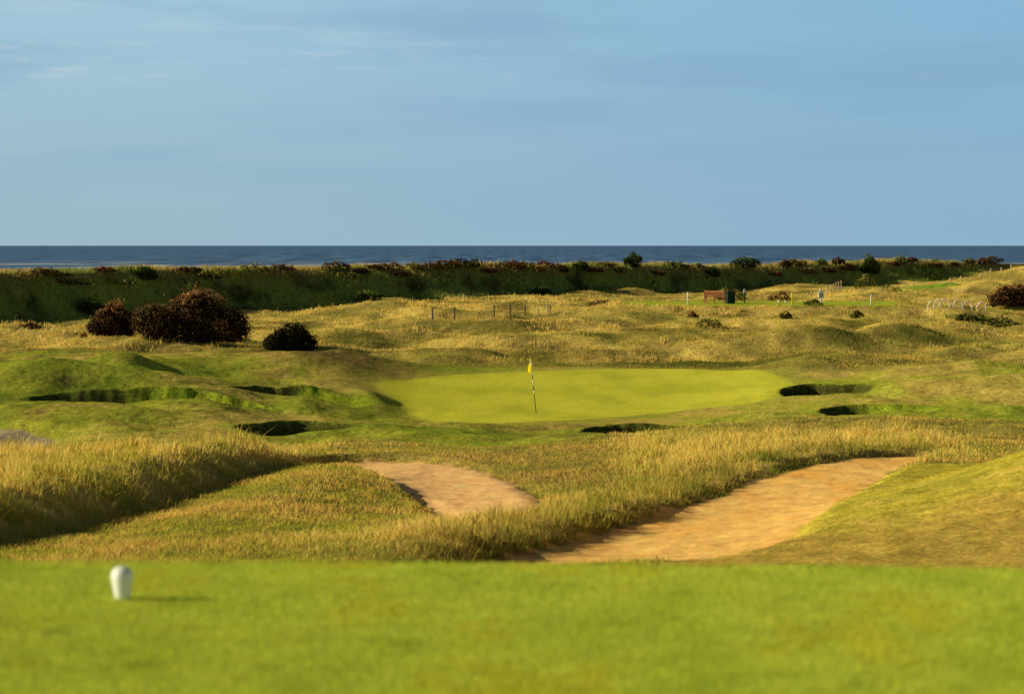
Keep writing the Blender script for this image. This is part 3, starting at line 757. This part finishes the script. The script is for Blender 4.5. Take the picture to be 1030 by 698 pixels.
# shrubs out in the rough
for px, Y, w, h, pal, lab in [
    (785, 226, 2.0, .85, RUST, 'round russet shrub behind the yellow post'),
    (741, 224, 1.5, .85, OLIVE, 'olive shrub just behind the green bin'),
    (728, 226, 1.4, .9, OLIVE, 'brownish shrub behind the right half of the bench'),
    (712, 232, 1.5, .7, OLIVE, 'low pale shrub behind the left end of the bench'),
    (602, 221, 2.0, .65, GORSE, 'flat dark shrub left of the mown strip'),
    (620, 219, 1.2, .5, GORSE, 'small dark shrub touching the flat dark shrub'),
    (712, 190, 2.0, .5, OLIVE, 'low green shrub in the rough below the bench'),
    (697, 198, .7, .45, RUST, 'small thin brown shrub in the rough left below the bench'),
    (818, 207.5, 1.3, .35, DKGRN, 'low dark green shrub at the foot of the white sign'),
    (862, 200, 1.0, .55, OLIVE, 'rounded green shrub left below the white marker post'),
    (790, 191, .8, .5, OLIVE, 'thin green shrub in the rough below the yellow post'),
    (838, 186, 1.6, .5, OLIVE, 'bushy yellow green shrub in the rough below the white sign'),
    (870, 236, 1.8, 1.1, OLIVE, 'pale willowy shrub on the hummock below the tall crest bush'),
    (893, 240, 2.2, .8, OLIVE, 'pale bushy shrub right of the willowy shrub'),
    (1005, 192, 2.6, .55, DKGRN, 'dark green low shrub in front of the red brown bush'),
    (975, 194, 2.0, .45, DKGRN, 'dark green ground shrub left of the low shrub before the red brown bush'),
    (585, 176, 2.2, .35, OLIVE, 'flat green shrub in the dry grass behind the green'),
    (910, 262, 2.4, .5, DKGRN, 'dark green scrub beside the far green strip'),
    (30, 190, 1.6, .4, RUST, 'low brown shrub by the white post on the far left'),
    (108, 238, 1.9, .6, DKGRN, 'dark shrub low on the dune bank behind the ragged gorse')]:
    k += 1
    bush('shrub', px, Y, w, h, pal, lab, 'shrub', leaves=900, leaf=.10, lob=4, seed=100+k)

# ------------------------------------------------------------------ tee marker, flag
tx, ty = (121.8-CX)/F*14.66, 14.66
m = MB().lathe([(.0, 0), (.022, 0), (.029, .004), (.034, .02), (.040, .05), (.046, .085), (.050, .105), (.049, .122), (.043, .138), (.032, .149), (.016, .155), (0, .1565)], k=40)
o = m.build('tee_marker', M_EGG, None, True); o.location = (tx, ty, CAMZ-1.6-.004)
tag(o, 'smooth white egg shaped tee marker on the front lawn', 'tee marker')
fx, fy = (539.3-CX)/F*130, 130.
fz = zat(fx, fy)+CAMZ
flag = empty('flagstick', (fx, fy, fz)); tag(flag, 'thin banded flagstick with limp yellow flag on the putting green', 'flagstick')
top = np.array((-.215, 0, 2.1))
def pp(t): return tuple(top*t)
bands = [(0, .36, M_BLACK), (.36, .43, M_WHITE), (.43, .52, M_BLACK), (.52, .64, M_WHITE), (.64, .72, M_BLACK), (.72, 1.0, M_WHITE)]
for a, b, mt in bands:
    q = MB().tube([pp(a-(.06 if a == 0 else 0)), pp(b)], .017, 10).build('pole_band', mt, flag, True)
def flagcloth():
    V, Fc = [], []
    nu, nv = 14, 12
    for j in range(nv+1):
        v = j/nv                       # down the hanging cloth
        for i in range(nu+1):
            u = i/nu
            q = u*(.10+.10*math.sin(v*2.6))
            x = -.215*(.985-.02*v) + .02 - q*.86
            y = q*.5 + .022*math.sin(u*9+v*1.5)*u - .02
            z = 2.1*.995 - v*.46 - u*(.12-.02*v)
            V.append((x, y, z))
    for j in range(nv):
        for i in range(nu):
            a = j*(nu+1)+i; Fc.append((a, a+1, a+nu+2, a+nu+1))
    m = MB(); m.v = V; m.f = Fc
    o = m.build('flag', M_FLAG, flag, True)
    s = o.modifiers.new('thick', 'SOLIDIFY'); s.thickness = .006
    return o
flagcloth()
MB().lathe([(.017, 0), (.03, .01), (.03, .03), (.0, .05)], tuple(top), 10).build('finial', M_FLAG, flag, True)

# ------------------------------------------------------------------ furniture by the far tee
YB = 211.
def base_pt(px, Y=YB): x, y = onpx(px, Y); return (x, y, zat(x, y)+CAMZ)
bench = empty('park_bench', base_pt(719.5), R(-20)); tag(bench, 'red brown slatted wooden bench beside the green bin', 'bench')
for dz in (.42, .54, .66): MB().box(0, -.20, dz, 1.30, .03, .095).build('back_slat', M_BENCH, bench, bevel=.006)
MB().box(0, -.205, .765, 1.36, .05, .06).build('top_rail', M_BENCHTOP, bench, bevel=.008)
sl = MB()
for dy in (-.12, -.01, .10, .21): sl.box(0, dy, .40, 1.30, .095, .03)
sl.build('seat', M_BENCH, bench, bevel=.005)
for sx in (-.66, .66):
    MB().box(sx, -.205, .42, .065, .06, .88).build('leg', M_BENCH, bench, bevel=.006)
    MB().box(sx, .22, .26, .06, .06, .56).build('leg', M_BENCH, bench, bevel=.006)
    MB().box(sx, .01, .58, .07, .48, .035).build('armrest', M_BENCHTOP, bench, bevel=.006)
    MB().box(sx, .01, .34, .05, .40, .05).build('side_rail', M_BENCH, bench, bevel=.005)
MB().box(0, -.205, .22, .06, .05, .46).build('leg', M_BENCH, bench, bevel=.006)
binn = empty('litter_bin', base_pt(734.5, 210.2), R(14)); tag(binn, 'dark green slatted litter bin at the right end of the bench', 'litter bin')
MB().box(0, 0, .36, .50, .46, .72).build('body', M_BIN, binn, bevel=.015)
for sx in (-.19, -.065, .065, .19): MB().box(sx, -.24, .37, .095, .025, .66).build('slat', M_BIN, binn, bevel=.006)
for sy in (-.15, 0, .15): MB().box(.262, sy, .37, .025, .11, .66).build('slat', M_BIN, binn, bevel=.006)
MB().box(0, 0, .755, .58, .54, .07).build('lid', M_BIN, binn, bevel=.02)
MB().box(.279, .0, .30, .008, .12, .16).build('notice', M_WHITE, binn)
bw = empty('ball_washer', base_pt(748.8, 210.6)); tag(bw, 'post with a pale box standing right of the green bin', 'ball washer')
MB().tube([(0, 0, -.1), (0, 0, .92)], .035, 10).build('post', M_BIN, bw, True)
MB().box(0, -.03, .80, .13, .13, .26).build('box', simple('grey_enamel', (.55, .58, .60), .4, .08), bw, bevel=.02)
MB().tube([(0, -.03, .93), (0, -.03, 1.02)], .02, 8).build('handle', M_BLACK, bw, True)
MB().box(.09, -.02, .62, .08, .09, .20).build('tray', M_BIN, bw, bevel=.01)
def post(name, px, Y, h, r, mat, label, cat, cap=True):
    o = MB().lathe([(r, -.12), (r, h-.04), (r*.75, h-.01), (0, h)], (0, 0, 0), 12).build(name, mat, None, True)
    o.location = base_pt(px, Y); return tag(o, label, cat)
post('marker_post', 691.8, 209, .80, .045, M_WHITE, 'white marker post left of the bench', 'marker post')
post('marker_post', 797, 208.5, .76, .05, M_YELLOW, 'yellow marker post on the far mown strip', 'marker post')
post('marker_post', 876.2, 206.5, .72, .045, M_WHITE, 'white marker post at the right end of the mown strip', 'marker post')
post('marker_post', 17, 186, .42, .035, M_WHITE, 'short white post in the dry grass on the far left', 'marker post')
def small_marker(px, label):
    o = MB().lathe([(.02, 0), (.05, .02), (.065, .07), (.055, .12), (.03, .15), (0, .16)], k=16).build('tee_marker', M_WHITE, None, True)
    o.location = base_pt(px, 211.5); tag(o, label, 'tee marker')
small_marker(783.2, 'tiny white tee marker left of the yellow post, farther from it')
small_marker(790.3, 'tiny white tee marker close to the left of the yellow post')
sg = empty('hole_sign', base_pt(825.8, 209), R(6)); tag(sg, 'white box sign on a post at the right of the far mown strip', 'sign')
MB().box(0, 0, .30, .09, .09, .74).build('post', M_WHITE, sg, bevel=.01)
MB().box(0, 0, .62, .36, .12, .40).build('panel', M_WHITE, sg, bevel=.012)
MB().box(-.02, 0, .90, .12, .10, .16).build('cap', M_WHITE, sg, bevel=.015)
MB().box(.0, -.064, .60, .26, .006, .26).build('face', simple('grey_print', (.55, .60, .62), .5, .1), sg)
st = empty('step_block', base_pt(812.5, 208)); tag(st, 'low grey timber step beside the white sign', 'step')
MB().box(0, 0, .10, .55, .3, .12).build('tread', M_WOOD, st, bevel=.02)
MB().box(-.2, 0, .02, .08, .28, .12).build('leg', M_WOOD, st); MB().box(.2, 0, .02, .08, .28, .12).build('leg', M_WOOD, st)
# white hoops
hoop0 = None
for i, (px, w, h) in enumerate(((937.5, .50, .36), (943.5, .50, .36), (950, .62, .38), (963.5, .56, .34), (973.5, .52, .32), (987, .56, .36))):
    Y = 204.
    pts = [(w/2*math.cos(t), 0, h*math.sin(t)) for t in np.linspace(math.pi, 0, 15)]
    pts = [(-w/2, 0, -.4)] + pts + [(w/2, 0, -.4)]
    o = MB().tube(pts, .034, 6).build('hoop', M_WHITE, None, True)
    x, y, z = base_pt(px, Y); o.location = (x, y, z+.16)
    tag(o, ['leftmost white hoop in the row of hoops', 'white hoop overlapping the leftmost one', 'largest white hoop, third in the row', 'white hoop after the gap, fourth in the row', 'smallest white hoop, fifth in the row', 'white hoop nearest the red brown bush'][i], 'hoop', 'white hoops in the rough')
# fences
def fence(label, posts, mat, wire=True, r=.05, k=4):
    b0 = base_pt(posts[0][0], posts[0][1])
    fe = empty('wire_fence', b0); tag(fe, label, 'fence')
    tops = []
    for px, Y, h in posts:
        x, y, z = base_pt(px, Y)
        MB().lathe([(r, -.2), (r, h-.03), (r*.6, h)], (x-b0[0], y-b0[1], z-b0[2]), 8).build('post', mat, fe, False)
        tops.append((x-b0[0], y-b0[1], z-b0[2], h))
    if wire:
        for f in (.9, .55):
            MB().tube([(a, b, c_+h*f) for a, b, c_, h in tops], .006, 5).build('wire', M_WIRE, fe)
fence('wire fence on dark wooden posts below the dune bank, left of the flag', [(px, ray(px, row)[1], h) for px, row, h in ((435, 322, .68), (457, 322, .75), (497, 319, .72), (513, 318.5, .72), (528, 317, .66))], M_WOOD)
fence('short fence of pale stakes at the right end of the dark posts', [(px, ray(px, row)[1], h) for px, row, h in ((541, 317, .5), (550.5, 316.5, .65), (553.5, 316, .68))], M_PALE, r=.045)
fence('far fence of short pale posts along the golden slope under the dune crest', [(955.5, 283, .42), (966.4, 285, .42), (976, 287, .42), (986, 289, .42), (996.5, 291, .42), (1007, 293, .42), (1017, 295, .42), (1027, 297, .42)], M_PALE, r=.055)
fence('row of pale upright stakes left of the hummock behind the white sign', [(812, 238, .32), (816, 238, .36), (832, 236, .55), (836, 236, .68), (838.5, 236, .72), (841, 236, .78), (843.5, 236, .82), (846, 236, .86)], M_PALE, wire=False, r=.045)
fence('pale dead stakes at the foot of the dune bank above the fence posts', [(463, 222, .8), (467, 222, .95), (471, 222, .7), (476, 222, .9), (482, 223, .8), (490, 223, .9), (498, 223, .8), (506, 224, .85), (512, 224, .8)], M_WOOD, wire=False, r=.014)

# ------------------------------------------------------------------ sea
m, nt, out = new_mat('sea_water')
tc = nd(nt, 'ShaderNodeTexCoord')
def sn(sx, sy, det=3, ro=.6):
    mp = nd(nt, 'ShaderNodeMapping'); mp.inputs['Scale'].default_value = (sx, sy, 1)
    n = nd(nt, 'ShaderNodeTexNoise'); n.inputs['Scale'].default_value = 1; n.inputs['Detail'].default_value = det; n.inputs['Roughness'].default_value = ro
    nt.links.new(tc.outputs['Object'], mp.inputs['Vector']); nt.links.new(mp.outputs[0], n.inputs['Vector'])
    return n
na = sn(1/18., 1/500., 4, .7); nb = sn(1/260., 1/2600., 2)
mr = nd(nt, 'ShaderNodeMapRange'); mr.inputs['From Min'].default_value = .40; mr.inputs['From Max'].default_value = .62
nt.links.new(na.outputs['Fac'], mr.inputs['Value'])
mx = nd(nt, 'ShaderNodeMix', data_type='RGBA'); mx.inputs[6].default_value = (.012, .055, .18, 1); mx.inputs[7].default_value = (.16, .31, .56, 1)
nt.links.new(mr.outputs[0], mx.inputs[0])
mx2 = nd(nt, 'ShaderNodeMix', data_type='RGBA'); mx2.inputs[7].default_value = (.06, .16, .36, 1)
mr2 = nd(nt, 'ShaderNodeMapRange'); mr2.inputs['From Min'].default_value = .35; mr2.inputs['From Max'].default_value = .65; mr2.inputs['To Max'].default_value = .4
nt.links.new(nb.outputs['Fac'], mr2.inputs['Value']); nt.links.new(mr2.outputs[0], mx2.inputs[0]); nt.links.new(mx.outputs[2], mx2.inputs[6])
# surf close to the shore
sx_ = nd(nt, 'ShaderNodeSeparateXYZ'); nt.links.new(tc.outputs['Object'], sx_.inputs[0])
nearm = nd(nt, 'ShaderNodeMapRange'); nearm.inputs['From Min'].default_value = 3000; nearm.inputs['From Max'].default_value = 2300
nt.links.new(sx_.outputs['Y'], nearm.inputs['Value'])
nf = sn(1/60., 1/260., 3); mrf = nd(nt, 'ShaderNodeMapRange'); mrf.inputs['From Min'].default_value = .48; mrf.inputs['From Max'].default_value = .62
nt.links.new(nf.outputs['Fac'], mrf.inputs['Value'])
mu = nd(nt, 'ShaderNodeMath', operation='MULTIPLY'); nt.links.new(nearm.outputs[0], mu.inputs[0]); nt.links.new(mrf.outputs[0], mu.inputs[1])
mx3 = nd(nt, 'ShaderNodeMix', data_type='RGBA'); mx3.inputs[7].default_value = (.55, .58, .62, 1)
nt.links.new(mu.outputs[0], mx3.inputs[0]); nt.links.new(mx2.outputs[2], mx3.inputs[6])
p = nd(nt, 'ShaderNodeBsdfPrincipled'); p.inputs['Roughness'].default_value = .55; p.inputs['Specular IOR Level'].default_value = .12
nt.links.new(mx3.outputs[2], p.inputs['Base Color']); nt.links.new(p.outputs[0], out.inputs[0])
S = 160000.
sea = mesh_np('sea', np.array([(-S, 330, 0), (S, 330, 0), (S, S, 0), (-S, S, 0)], float), [np.array([[0, 1, 2, 3]])], None, m)
tag(sea, 'blue open sea reaching the horizon behind the dunes', 'sea', kind='structure')

# ------------------------------------------------------------------ sky, sun, camera
w = bpy.data.worlds.new('World'); scene.world = w; w.use_nodes = True
nt = w.node_tree; nt.nodes.clear()
out = nd(nt, 'ShaderNodeOutputWorld'); bg = nd(nt, 'ShaderNodeBackground'); bg.inputs['Strength'].default_value = 1
nt.links.new(bg.outputs[0], out.inputs[0])
sky = nd(nt, 'ShaderNodeTexSky', sky_type='NISHITA'); sky.sun_disc = False; sky.sun_elevation = R(SUN_EL)
# sun stands at azimuth: left (-X) turned SUN_AZ degrees towards +Y
sdir = np.array((-math.cos(R(SUN_AZ))*math.cos(R(SUN_EL)), math.sin(R(SUN_AZ))*math.cos(R(SUN_EL)), math.sin(R(SUN_EL))))
sky.sun_rotation = math.atan2(sdir[0], sdir[1]) % (2*math.pi)
sc_ = nd(nt, 'ShaderNodeVectorMath', operation='SCALE'); sc_.inputs['Scale'].default_value = .026
nt.links.new(sky.outputs[0], sc_.inputs[0])
tc = nd(nt, 'ShaderNodeTexCoord'); sp = nd(nt, 'ShaderNodeSeparateXYZ'); nt.links.new(tc.outputs['Generated'], sp.inputs[0])
def mrange(src, a, b, c0=0, c1=1, smooth=True):
    n = nd(nt, 'ShaderNodeMapRange'); n.interpolation_type = 'SMOOTHSTEP' if smooth else 'LINEAR'
    n.inputs['From Min'].default_value = a; n.inputs['From Max'].default_value = b; n.inputs['To Min'].default_value = c0; n.inputs['To Max'].default_value = c1
    nt.links.new(src, n.inputs['Value']); return n.outputs[0]
def mixrgb(f, a, b):
    n = nd(nt, 'ShaderNodeMix', data_type='RGBA')
    for s, i in ((a, 6), (b, 7)):
        if isinstance(s, tuple): n.inputs[i].default_value = (*s, 1)
        else: nt.links.new(s, n.inputs[i])
    if isinstance(f, float): n.inputs[0].default_value = f
    else: nt.links.new(f, n.inputs[0])
    return n.outputs[2]
def math_(op, a, b):
    n = nd(nt, 'ShaderNodeMath', operation=op)
    for i, s in enumerate((a, b)):
        if isinstance(s, (int, float)): n.inputs[i].default_value = s
        else: nt.links.new(s, n.inputs[i])
    return n.outputs[0]
def cn(sx, sz, det=4, ro=.55, off=0):
    mp = nd(nt, 'ShaderNodeMapping'); mp.inputs['Scale'].default_value = (sx, sx, sz); mp.inputs['Location'].default_value = (off, off*.7, off*1.3)
    n = nd(nt, 'ShaderNodeTexNoise'); n.inputs['Scale'].default_value = 1; n.inputs['Detail'].default_value = det; n.inputs['Roughness'].default_value = ro
    nt.links.new(tc.outputs['Generated'], mp.inputs['Vector']); nt.links.new(mp.outputs[0], n.inputs['Vector'])
    return n.outputs['Fac']
Xd, Zd = sp.outputs['X'], sp.outputs['Z']
lr = mrange(Xd, -.17, .17)
lowc = mixrgb(lr, (.335, .485, .575), (.265, .445, .60))
higc = mixrgb(lr, (.36, .565, .695), (.245, .465, .66))
band = mixrgb(mrange(Zd, .0, .078), lowc, higc)
# broad soft cloud sheets, darker blue-grey gaps
ca = cn(7, 55, 4, .55, 1.3)
band = mixrgb(math_('MULTIPLY', mrange(ca, .42, .68), mrange(Zd, .01, .05, .1, .55)), band, (.225, .40, .58))
cb = cn(12, 90, 5, .6, 4.1)
band = mixrgb(math_('MULTIPLY', mrange(cb, .50, .75), math_('MULTIPLY', mrange(Xd, .12, -.16, .32, .75), mrange(Zd, .045, .066, .12, 1))), band, (.45, .62, .71))
# small pale puffs in one layer
cp = cn(55, 300, 4, .6, 7.7)
lay = math_('MULTIPLY', mrange(Zd, .046, .054), mrange(Zd, .066, .058))
band = mixrgb(math_('MULTIPLY', math_('MULTIPLY', mrange(cp, .53, .70), lay), mrange(Xd, .06, -.10, .06, .5)), band, (.52, .62, .68))
skyc = mixrgb(mrange(Zd, .08, .20), band, sc_.outputs[0])
nt.links.new(skyc, bg.inputs['Color'])

sun = bpy.data.lights.new('sun', 'SUN'); sun.energy = 5.0; sun.angle = R(.5); sun.color = (1.0, .90, .58)
so = link(bpy.data.objects.new('sun', sun))
from mathutils import Vector
so.rotation_euler = Vector(sdir).to_track_quat('Z', 'Y').to_euler(); so.location = (-60, 60, 60)

cam = bpy.data.cameras.new('camera'); cam.sensor_width = 36; cam.lens = F/1030*36
cam.clip_start = .5; cam.clip_end = 400000
cam.dof.use_dof = True; cam.dof.focus_distance = 132; cam.dof.aperture_fstop = 3.5
co = link(bpy.data.objects.new('camera', cam)); co.location = (0, 0, CAMZ)
co.rotation_euler = (R(90)-math.atan((349-HZ)/F), 0, 0)
scene.camera = co
scene.view_settings.view_transform = 'Standard'; scene.view_settings.look = 'None'; scene.view_settings.exposure = 0; scene.view_settings.gamma = 1
scene.render.engine = 'CYCLES'
scene.cycles.use_denoising = True
scene.cycles.max_bounces = 6; scene.cycles.diffuse_bounces = 3
